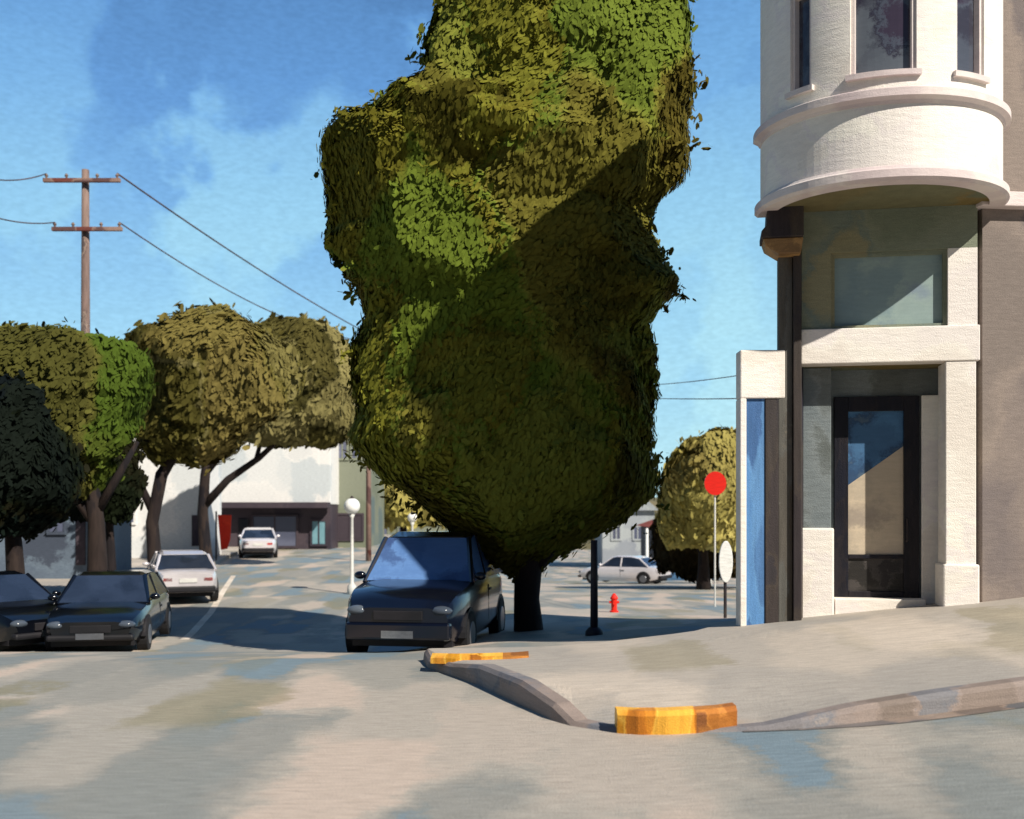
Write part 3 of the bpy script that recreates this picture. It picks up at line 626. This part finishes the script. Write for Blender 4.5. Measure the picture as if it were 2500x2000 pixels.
def house(name, label, d, dep, wall, px0, px1, ptop, zb_, parts, roof=None, cat='building', group='buildings along the side street'):
    a = at(px0, ptop, d); b = at(px1, ptop, d); zg = ground((a.x+b.x)/2, d)
    e = empty(name, (a.x, d, zg), label, cat, group=group); o = Vector((a.x, d, zg))
    w_ = b.x-a.x; h_ = a.z-zg; P = lambda px, py: (at(px, py, d)-o)
    zm = (at(0, zb_, d)-o).z if zb_ else 0
    MB().box(0, w_, 0, dep, zm if zb_ else -.5, h_).build('wall', wall, e, bevel=.03)
    if zb_: MB().box(0.05, w_-.05, .25, dep, -.5, zm-.004).build('ground_floor_wall', M_fdk, e)
    (roof or (lambda e, w, h, dp: MB().box(-.15, w+.15, -.2, dp+.1, h+.003, h+.25).build('roof', M_trim, e, bevel=.03)))(e, w_, h_, dep)
    for (nm, x0, x1, y0, y1, mt, y_in, y_out) in parts:
        p = P(x0, y0); q = P(x1, y1)
        po = MB().box(p.x, q.x, y_in, y_out, q.z, p.z).build(nm, mt, e, bevel=.01)
        if 'window' in nm:
            f = MB(); t = .06+.001*d
            f.box(p.x-t, p.x, y_in-.04, y_out, q.z-t, p.z+t); f.box(q.x, q.x+t, y_in-.04, y_out, q.z-t, p.z+t)
            f.box(p.x, q.x, y_in-.04, y_out, q.z-t, q.z); f.box(p.x, q.x, y_in-.04, y_out, p.z, p.z+t); xm = (p.x+q.x)/2
            f.box(xm-t*.3, xm+t*.3, y_in-.03, y_in-.002, q.z, p.z)
            f.build('frame', M_fdk if 'shop' in nm else wall, po)
    return e
def gable(mat, rise):
    def f(e, w, h, dp):
        MB().side([(-.4, h+.003), (w+.4, h+.003), (w/2, h+rise)], -.4, dp+.3).build('roof', mat, e)
    return f
house('shop_building', 'white upper storey above a plum coloured shopfront closing the left street', 62, 10, M_fw, 446, 696, 872, 1062,
      [('shop_window', 532, 622, 1088, 1150, M_fwin, .18, .26), ('shop_window', 656, 684, 1098, 1146, M_fteal, .18, .26), ('shop_door', 500, 522, 1092, 1158, M_black, .18, .26),
       ('awning', 466, 696, 1058, 1070, M_fdk, -1.0, .0)])
house('shop_building', 'narrow sage grey building right of the white upper storey', 65, 9, M_fsage, 698, 772, 858, None,
      [('window', 712, 730, 930, 965, M_fwin, -.04, .02), ('window', 742, 760, 930, 965, M_fwin, -.04, .02), ('shop_window', 710, 762, 1085, 1135, M_fdk, -.04, .02)])
house('row_house', 'pale grey house seen between the two middle trunks on the left', 50, 3, M_fw, 250, 430, 900, None,
      [('window', 262, 282, 1060, 1100, M_fwin, -.04, .02), ('door', 404, 420, 1085, 1150, M_fdk, -.04, .02)], gable(M_roofr, 2.0), 'house')
house('row_house', 'light grey house in the shade behind the parked cars at the far left', 38, 2.5, M_fshade, -40, 225, 900, None,
      [('window', 40, 72, 1060, 1120, M_fwin, -.04, .02), ('window', 105, 135, 1060, 1120, M_fwin, -.04, .02), ('door', 160, 180, 1080, 1190, M_fdk, -.04, .02)], gable(M_fdk, 2.0), 'house')
house('row_house', 'small bluish white house beyond the white car on the side street', 95, 9, M_fg, 1268, 1378, 1075, None,
      [('window', 1290, 1305, 1110, 1135, M_fwin, -.04, .02), ('window', 1335, 1350, 1110, 1135, M_fwin, -.04, .02)], gable(M_fg, 2.2), 'house')
house('row_house', 'low brown house behind the blue parked car', 75, 8, M_fdk, 1378, 1640, 1110, None,
      [('awning', 1400, 1440, 1158, 1172, M_fred, -.8, .0), ('window', 1460, 1485, 1130, 1165, M_fwin, -.04, .02)], gable(M_roofr, 1.6), 'house')
house('row_house', 'brown roofed low house beyond the street lamps', 100, 8, M_fsage, 770, 1040, 1098, None,
      [('window', 800, 815, 1112, 1128, M_fwin, -.04, .02), ('window', 840, 855, 1112, 1128, M_fwin, -.04, .02)], gable(paint('brown_roof', [srgb(104, 66, 44), srgb(84, 60, 48)], rough=.8), 1.6), 'house')
# red banner
ba = at(472, 1084, 48); gb = ground(ba.x, 48)
ban = empty('banner', (ba.x, 48, gb), 'tall red banner hanging on a post before the plum shopfront', 'banner')
MB().tube([(-.35, 0, -.2), (-.35, 0, ba.z-gb+.15)], .04, 8).build('pole', M_dkp, ban)
MB().side([(-.28, ba.z-gb), (.32, ba.z-gb-.02), (.27, 1.1), (.14, .65), (-.14, .6), (-.18, 1.1)], -.02, .02).build('cloth', M_fred, ban)

# ------------------------------------------------------------------ street lamps
M_globe = paint('white_globe', [srgb(236, 236, 232), srgb(246, 246, 242)], rough=.3, bump=0)
M_post = paint('pale_post_paint', [srgb(196, 196, 192), srgb(214, 212, 206)], rough=.5, bump=0)
def globe_lamp(px, py, rpx, d, label):
    c = at(px, py, d); zg = ground(c.x, d); r = rpx/F*d
    e = empty('street_lamp', (c.x, d, zg), label, 'street lamp', group='globe street lamps')
    h = c.z-zg
    MB().tube([(0, 0, -.1), (0, 0, .25), (0, 0, .35), (0, 0, h-r-.12), (0, 0, h-r)], [.16, .14, .06, .045, .1], 12).build('post', M_post, e, smooth=True)
    MB().ball((0, 0, h), r, 20, 12).build('globe', M_globe, e, smooth=True)
    MB().tube([(0, 0, h+r*.93), (0, 0, h+r*1.12), (0, 0, h+r*1.3)], [r*.35, r*.2, .01], 10).build('finial', M_dkp, e)
globe_lamp(741, 1066, 17, 34, 'larger white globe lamp at the end of the left street')
globe_lamp(868, 1090, 10, 44, 'smaller white globe lamp between the blue car and the huge tree')
# thin brown pole
c = at(776, 0, 50); tag(MB().tube([(c.x, 50, ground(c.x, 50)-.2), (c.x, 50, 4), (c.x, 50, EYE+(HY-925)/F*50)], [.13, .11, .09], 8).build('wooden_pole', M_red, smooth=True), 'thin reddish brown pole just right of the sage building', 'pole')
# dark post at the tree
c = at(1251, 0, 16.4); zg = ground(c.x, 16.4)
pe = empty('sign_post', (c.x, 16.4, zg), 'dark metal post standing right of the huge trunk', 'post')
MB().tube([(0, 0, -.1), (0, 0, .7), (0, 0, 1.42)], [.06, .055, .05], 12).build('shaft', M_dkp, pe, smooth=True)
MB().tube([(0, 0, -.05), (0, 0, .06), (0, 0, .12)], [.14, .13, .08], 12).build('foot', M_dkp, pe, smooth=True)
# red round sign
M_sign = paint('red_sign_enamel', [srgb(222, 44, 30), srgb(214, 36, 26)], rough=.4, bump=0)
c = at(1506, 1018, 27); zg = ground(c.x, 27)
rs = empty('round_sign', (c.x, 27, zg), 'round red sign on a slim pale post in front of the yellow green tree', 'sign')
MB().tube([(0, .05, -.1), (0, .05, 1.5), (0, .05, c.z-zg)], .022, 8).build('post', M_post, rs)
dsk = MB(); n_ = 28; rr = .27
dv = [(rr*math.cos(2*math.pi*i/n_), y, c.z-zg+rr*1.08*math.sin(2*math.pi*i/n_)) for y in (-.02, .02) for i in range(n_)]
dsk.add(dv, [tuple(range(n_)), tuple(range(n_, 2*n_))[::-1]]+[(i, n_+i, n_+(i+1) % n_, (i+1) % n_) for i in range(n_)]).build('sign_plate', M_sign, rs)
# white oval board
c = at(1528, 1183, 20.5); zg = ground(c.x, 20.5)
ob = empty('oval_board', (c.x, 20.5, zg), 'white oval board standing by the annex at the street edge', 'sign')
ov = [(.13*math.cos(2*math.pi*i/24)*(1.0), c.z-zg+.39*math.sin(2*math.pi*i/24)) for i in range(24)]
MB().side(ov, -.025, .025).build('board', M_globe, ob, bevel=.01)
MB().tube([(0, .05, -.1), (0, .05, c.z-zg)], .03, 8).build('post', M_dkp, ob)
# hydrant
c = at(1293, 0, 24.5); zg = ground(c.x, 24.5)
hy = empty('fire_hydrant', (c.x, 24.5, zg), 'small red fire hydrant on the sunlit side street', 'fire hydrant')
MB().tube([(0, 0, -.05), (0, 0, .04), (0, 0, .06), (0, 0, .36), (0, 0, .38), (0, 0, .42), (0, 0, .5), (0, 0, .54)], [.13, .13, .085, .085, .11, .11, .06, .02], 14).build('barrel', M_sign, hy)
MB().tube([(-.14, 0, .29), (.14, 0, .29)], .04, 10).build('nozzle', M_sign, hy); MB().tube([(0, -.15, .27), (0, 0, .27)], .05, 10).build('nozzle', M_sign, hy)
hy.scale = (.78, .78, .78)
# low white posts by the brown house
for px, py, d, lb in ((1362, 1112, 60, 'slim white post rising behind the white car'), (1494, 1095, 50, 'slim white post left of the oval board')):
    c = at(px, py, d); zg = ground(c.x, d)
    o_ = MB().tube([(c.x, d, zg-.1), (c.x, d, zg+.4), (c.x, d, c.z-.1), (c.x, d, c.z)], [.12, .1, .08, .03], 10).build('bollard_post', M_globe, smooth=True)
    tag(o_, lb, 'post')

# ------------------------------------------------------------------ cars
M_tyre = paint('tyre_rubber', [srgb(28, 28, 30), srgb(36, 34, 36)], rough=.85, bump=0)
M_rim = paint('wheel_rim', [srgb(120, 122, 128), srgb(150, 152, 156)], rough=.35, metallic=.7, bump=0)
M_carglass = glass('car_glass', [srgb(30, 38, 52), srgb(44, 54, 72)], .06)
M_lamp = paint('headlamp', [srgb(64, 72, 84), srgb(84, 92, 102)], rough=.15, bump=0)
M_tail = paint('tail_lamp', [srgb(170, 26, 20), srgb(196, 36, 26)], rough=.25, bump=0)
M_trimd = paint('black_car_trim', [srgb(26, 26, 30), srgb(36, 34, 38)], rough=.6, bump=0)
def carpaint(name, c, c2=None):
    return paint(name, [c, c2 or tuple(q*1.25 for q in c)], scale=(.8, .8, .8), distort=.3, rough=.28, metallic=.3, coat=1.0, bump=.02, fine=.03, streak=.04)
def car(name, label, loc, yaw, kind, mat, gmat=None, roofmat=None):
    """length along local x (front +x), width along y"""
    z0 = ground(loc[0], loc[1])
    e = empty(name, (loc[0], loc[1], z0), label, 'car', yaw, 'parked cars')
    if kind == 'suv':
        Lh, Wh, belt, roof, clr, wr = 2.2, .93, 1.08, 1.74, .27, .37
        st = [(-2.2, .62, .98), (-2.1, .5, 1.06), (-1.6, .4, 1.09), (-.4, .38, 1.1), (.8, .38, 1.09), (1.0, .38, 1.08), (1.7, .4, 1.0), (2.05, .45, .9), (2.2, .55, .72)]
        cab = [(-2.0, 1.08), (-1.75, 1.66), (-1.3, 1.74), (.0, 1.75), (.35, 1.68), (.98, 1.07)]
        st = [(a, b, c*1.09) for a, b, c in st]; cab = [(a, c*1.085) for a, c in cab]; belt *= 1.085; roof *= 1.085
    else:
        Lh, Wh, belt, roof, clr, wr = 2.25, .88, .92, 1.4, .2, .32
        st = [(-2.25, .55, .78), (-2.15, .42, .9), (-1.6, .3, .95), (-.6, .28, .93), (.7, .28, .92), (1.0, .28, .9), (1.7, .32, .82), (2.12, .4, .7), (2.25, .48, .6)]
        cab = [(-1.65, .93), (-1.1, 1.32), (-.7, 1.4), (.1, 1.41), (.35, 1.36), (1.05, .89)]
    gmat = gmat or M_carglass
    sx_ = [q[0] for q in st]; xi = sorted(set([round(-Lh+2*Lh*i/44, 4) for i in range(45)]+sx_))
    def smooth_i(xv, k):
        vals = [float(np.interp(min(Lh, max(-Lh, xv+o)), sx_, [q[k] for q in st])) for o in (-.12, -.06, 0, .06, .12)]
        return sum(vals)/5
    st = [(q, smooth_i(q, 1), smooth_i(q, 2)) for q in xi]
    # lower body: rounded sections
    b = MB(); vv = []; m = 12
    for x, zb_, zt in st:
        k = abs(x)/Lh; w_ = Wh*(1-.2*k**7)
        sec = [(-w_*.9, zb_-.1), (-w_, zb_+.08), (-w_*1.0, (zb_+zt)/2), (-w_*.985, zt-.12), (-w_*.93, zt-.03), (-w_*.6, zt+.01),
               (w_*.6, zt+.01), (w_*.93, zt-.03), (w_*.985, zt-.12), (w_*1.0, (zb_+zt)/2), (w_, zb_+.08), (w_*.9, zb_-.1)]
        vv += [(x, y, z) for y, z in sec]
    ns = len(st)
    b.add(vv, [(i*m+j, (i+1)*m+j, (i+1)*m+(j+1) % m, i*m+(j+1) % m) for i in range(ns-1) for j in range(m)]+[tuple(range(m)), tuple(range((ns-1)*m, ns*m))[::-1]])
    body = b.build('body', mat, e, smooth=True)
    es = body.modifiers.new('split', 'EDGE_SPLIT'); es.split_angle = R(38)
    for sg in (-1, 1):
        for wxp in (-Lh*.62, Lh*.63):
            ac = MB(); yy = sg*(Wh+.004); zc_ = wr+.0
            pts = [(wxp+wr*1.16*math.cos(math.pi*i/16), zc_+wr*1.16*math.sin(math.pi*i/16)) for i in range(17)]
            ac.side(pts, min(yy, yy-sg*.3), max(yy, yy-sg*.3)).build('wheel_arch', M_trimd, e)
        MB().box(-.16, -.145, min(sg*(Wh-.02), sg*(Wh+.003)), max(sg*(Wh-.02), sg*(Wh+.003)), clr+.2, belt-.12).build('door_seam', M_trimd, body)
        MB().box(-.36, -.2, min(sg*(Wh-.03), sg*(Wh+.012)), max(sg*(Wh-.03), sg*(Wh+.012)), belt-.22, belt-.18).build('door_handle', M_trimd, body, bevel=.006)
    # roof and pillars shell + glass
    def cabw(z): return Wh*(.93-.2*((z-belt)/(roof-belt)))
    x0, x1 = cab[0], cab[-1]
    rf = MB(); vv = []; top = cab[1:-1]
    for x, z in top:
        w_ = cabw(z)
        vv += [(x, -w_, z-.02), (x, -w_*.85, z+.025), (x, w_*.85, z+.025), (x, w_, z-.02), (x, 0, z-.05)]
    k = len(top)
    rf.add(vv, [(i*5+j, (i+1)*5+j, (i+1)*5+(j+1) % 5, i*5+(j+1) % 5) for i in range(k-1) for j in range(5)]+[(0, 1, 2, 3, 4), tuple(range(5*k-5, 5*k))[::-1]])
    rf.build('roof', roofmat or mat, e, smooth=False)
    # pillars
    for sg in (-1, 1):
        pw = .045
        segs = [(cab[-1], cab[-2]), (cab[0], cab[1]), ((-.15, belt), (-.15, cab[2][1]-.05))]
        for (xa, za), (xb, zb2) in segs:
            ya, yb_ = sg*cabw(za)*.995, sg*cabw(zb2)*.995
            MB().tube([(xa, ya, za-.03), (xb, yb_, zb2)], pw, 6).build('pillar', mat, e)
    def quad(nm, pts, mt):
        p = [Vector(q) for q in pts]; nn = (p[1]-p[0]).cross(p[-1]-p[0]).normalized()*.012
        c_ = [q-nn for q in p]+[q+nn for q in p]; n__ = len(p)
        return MB().add(c_, [tuple(range(n__))[::-1], tuple(range(n__, 2*n__))]+[(i, (i+1) % n__, n__+(i+1) % n__, n__+i) for i in range(n__)]).build(nm, mt, e)
    (fx, fz), (tx, tz) = cab[-1], cab[-2]
    quad('windshield', [(fx, -cabw(fz)*.96, fz), (fx, cabw(fz)*.96, fz), (tx, cabw(tz)*.95, tz), (tx, -cabw(tz)*.95, tz)], gmat)
    (rx, rz_), (sx, sz) = cab[0], cab[1]
    quad('rear_window', [(rx, cabw(rz_)*.96, rz_), (rx, -cabw(rz_)*.96, rz_), (sx, -cabw(sz)*.95, sz), (sx, cabw(sz)*.95, sz)], gmat)
    for sg in (-1, 1):
        for seg in (0, 1):
            if seg == 0: xs_ = [(-.1, belt-.01), (fx-.08, belt-.01), (tx, tz-.03), (-.1, cab[3][1]-.03)]
            else: xs_ = [(-.2, belt-.01), (rx+.08, belt-.01), (sx, sz-.03), (cab[2][0], cab[2][1]-.03), (-.2, cab[2][1]-.03)]
            quad('side_window', [(x, sg*cabw(z), z) for x, z in xs_], gmat)
    for sg in (-1, 1):
        for wxp in (-Lh*.62, Lh*.63):
            y = sg*(Wh-.075)
            wh = MB().tube([(wxp, y-.1, wr), (wxp, y-.09, wr), (wxp, y+.09, wr), (wxp, y+.1, wr)], [wr*.9, wr, wr, wr*.9], 24).build('wheel', M_tyre, e)
            MB().tube([(wxp, y+sg*.085, wr), (wxp, y+sg*.108, wr)], [wr*.62, wr*.55], 16).build('rim', M_rim, wh)
        hz_ = (st[-1][2]+st[-2][2])/2-.04
        MB().ball((Lh-.08, sg*Wh*.68, hz_-.03), (.12, .17, .075), 12, 8).build('headlight', M_lamp, e, smooth=True)
        MB().box(-Lh-.0, -Lh+.1, sg*Wh*.62-.14, sg*Wh*.62+.14, hz_-.0, hz_+.13).build('tail_light', M_tail, e, bevel=.02)
        MB().ball((fx-.12, sg*(Wh+.05), belt+.07), (.07, .1, .065), 10, 6).build('side_mirror', mat, e, smooth=True)
    MB().box(Lh-.06, Lh+.03, -Wh*.4, Wh*.4, hz_-.17, hz_-.03).build('grille', M_trimd, e, bevel=.01)
    MB().box(Lh-.12, Lh+.06, -Wh*.85, Wh*.85, clr+.1, hz_-.2).build('bumper', mat if kind == 'suv' else M_trimd, e, bevel=.04)
    MB().box(Lh+.062, Lh+.07, -.24, .24, clr+.13, clr+.24).build('number_plate', M_rim, e); MB().box(-Lh-.02, -Lh-.008, -.24, .24, hz_-.02, hz_+.1).build('number_plate', M_post, e)
    MB().box(-Lh-.06, -Lh+.12, -Wh*.85, Wh*.85, clr+.12, hz_-.12).build('bumper', M_trimd, e, bevel=.04)
    MB().box(-Lh*.9, Lh*.9, -Wh*.82, Wh*.82, clr-.02, clr+.12).build('underside', M_trimd, e)
    return e
M_navy = carpaint('navy_car_paint', srgb(9, 13, 28)); M_blk = carpaint('black_car_paint', srgb(9, 12, 20)); M_wht = carpaint('white_car_paint', srgb(214, 208, 210)); M_bluec = carpaint('blue_car_paint', srgb(90, 130, 170))
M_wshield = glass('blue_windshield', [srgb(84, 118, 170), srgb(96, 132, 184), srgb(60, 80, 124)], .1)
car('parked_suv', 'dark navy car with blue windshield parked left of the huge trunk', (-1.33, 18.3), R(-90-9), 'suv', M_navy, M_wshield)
car('parked_car', 'dark coupe parked nose out, right one of the pair at the lower left', (-7.95, 21.9), R(-90+10), 'sedan', M_blk)
car('parked_car', 'dark car with pale side window cut by the left edge of the picture', (-10.35, 21.6), R(-90+55), 'sedan', M_blk)
car('parked_car', 'white sedan seen from behind, parked under the khaki tree on the left street', (-9.9, 32.8), R(90+22), 'sedan', M_wht)
car('parked_car', 'small distant pale car just right of the tall red banner', at(545, 0, 54).xy[:], R(90+12), 'sedan', M_wht)
car('parked_car', 'small white car with red tail light on the side street', at(1315, 0, 56).xy[:], R(150), 'sedan', M_wht)
car('parked_car', 'small blue car with its roof showing beside the white car', at(1432, 0, 58).xy[:], R(170), 'sedan', M_bluec)

# ------------------------------------------------------------------ unseen buildings added behind the viewer to cut the sky fill
M_blocker = paint('added_blocker_brown', [srgb(92, 70, 58), srgb(108, 82, 66), srgb(84, 66, 60)], scale=(.6, .6, .6), rough=.85)
def unseen_blocker(x0, x1, y, h, label):
    e = empty('added_blocker_building', (x0, y, 0), label, 'building', group='added unseen sky blockers')
    MB().box(0, x1-x0, -8, 0, -.5, h).build('wall', M_blocker, e); MB().box(-.2, x1-x0+.2, -8.2, .3, h+.002, h+.4).build('roof', M_trim, e)
    for r_ in range(int(h//3.2)):
        k = 0; x = 1.2
        while x+1.3 < x1-x0:
            w_ = MB().box(x, x+1.3, .0, .05, .9+r_*3.2, 2.6+r_*3.2).build('window', M_gdk, e); x += 2.8
for x0, x1, h, lb in ((-52, -30, 12, 'long brown blocker building'), (-29.5, -12, 14, 'tall brown blocker building'), (-11.5, 6, 13, 'plain brown blocker building'), (6.5, 24, 11, 'low brown blocker building')):
    unseen_blocker(x0, x1, -20, h, lb+' added out of view to block low sky light')
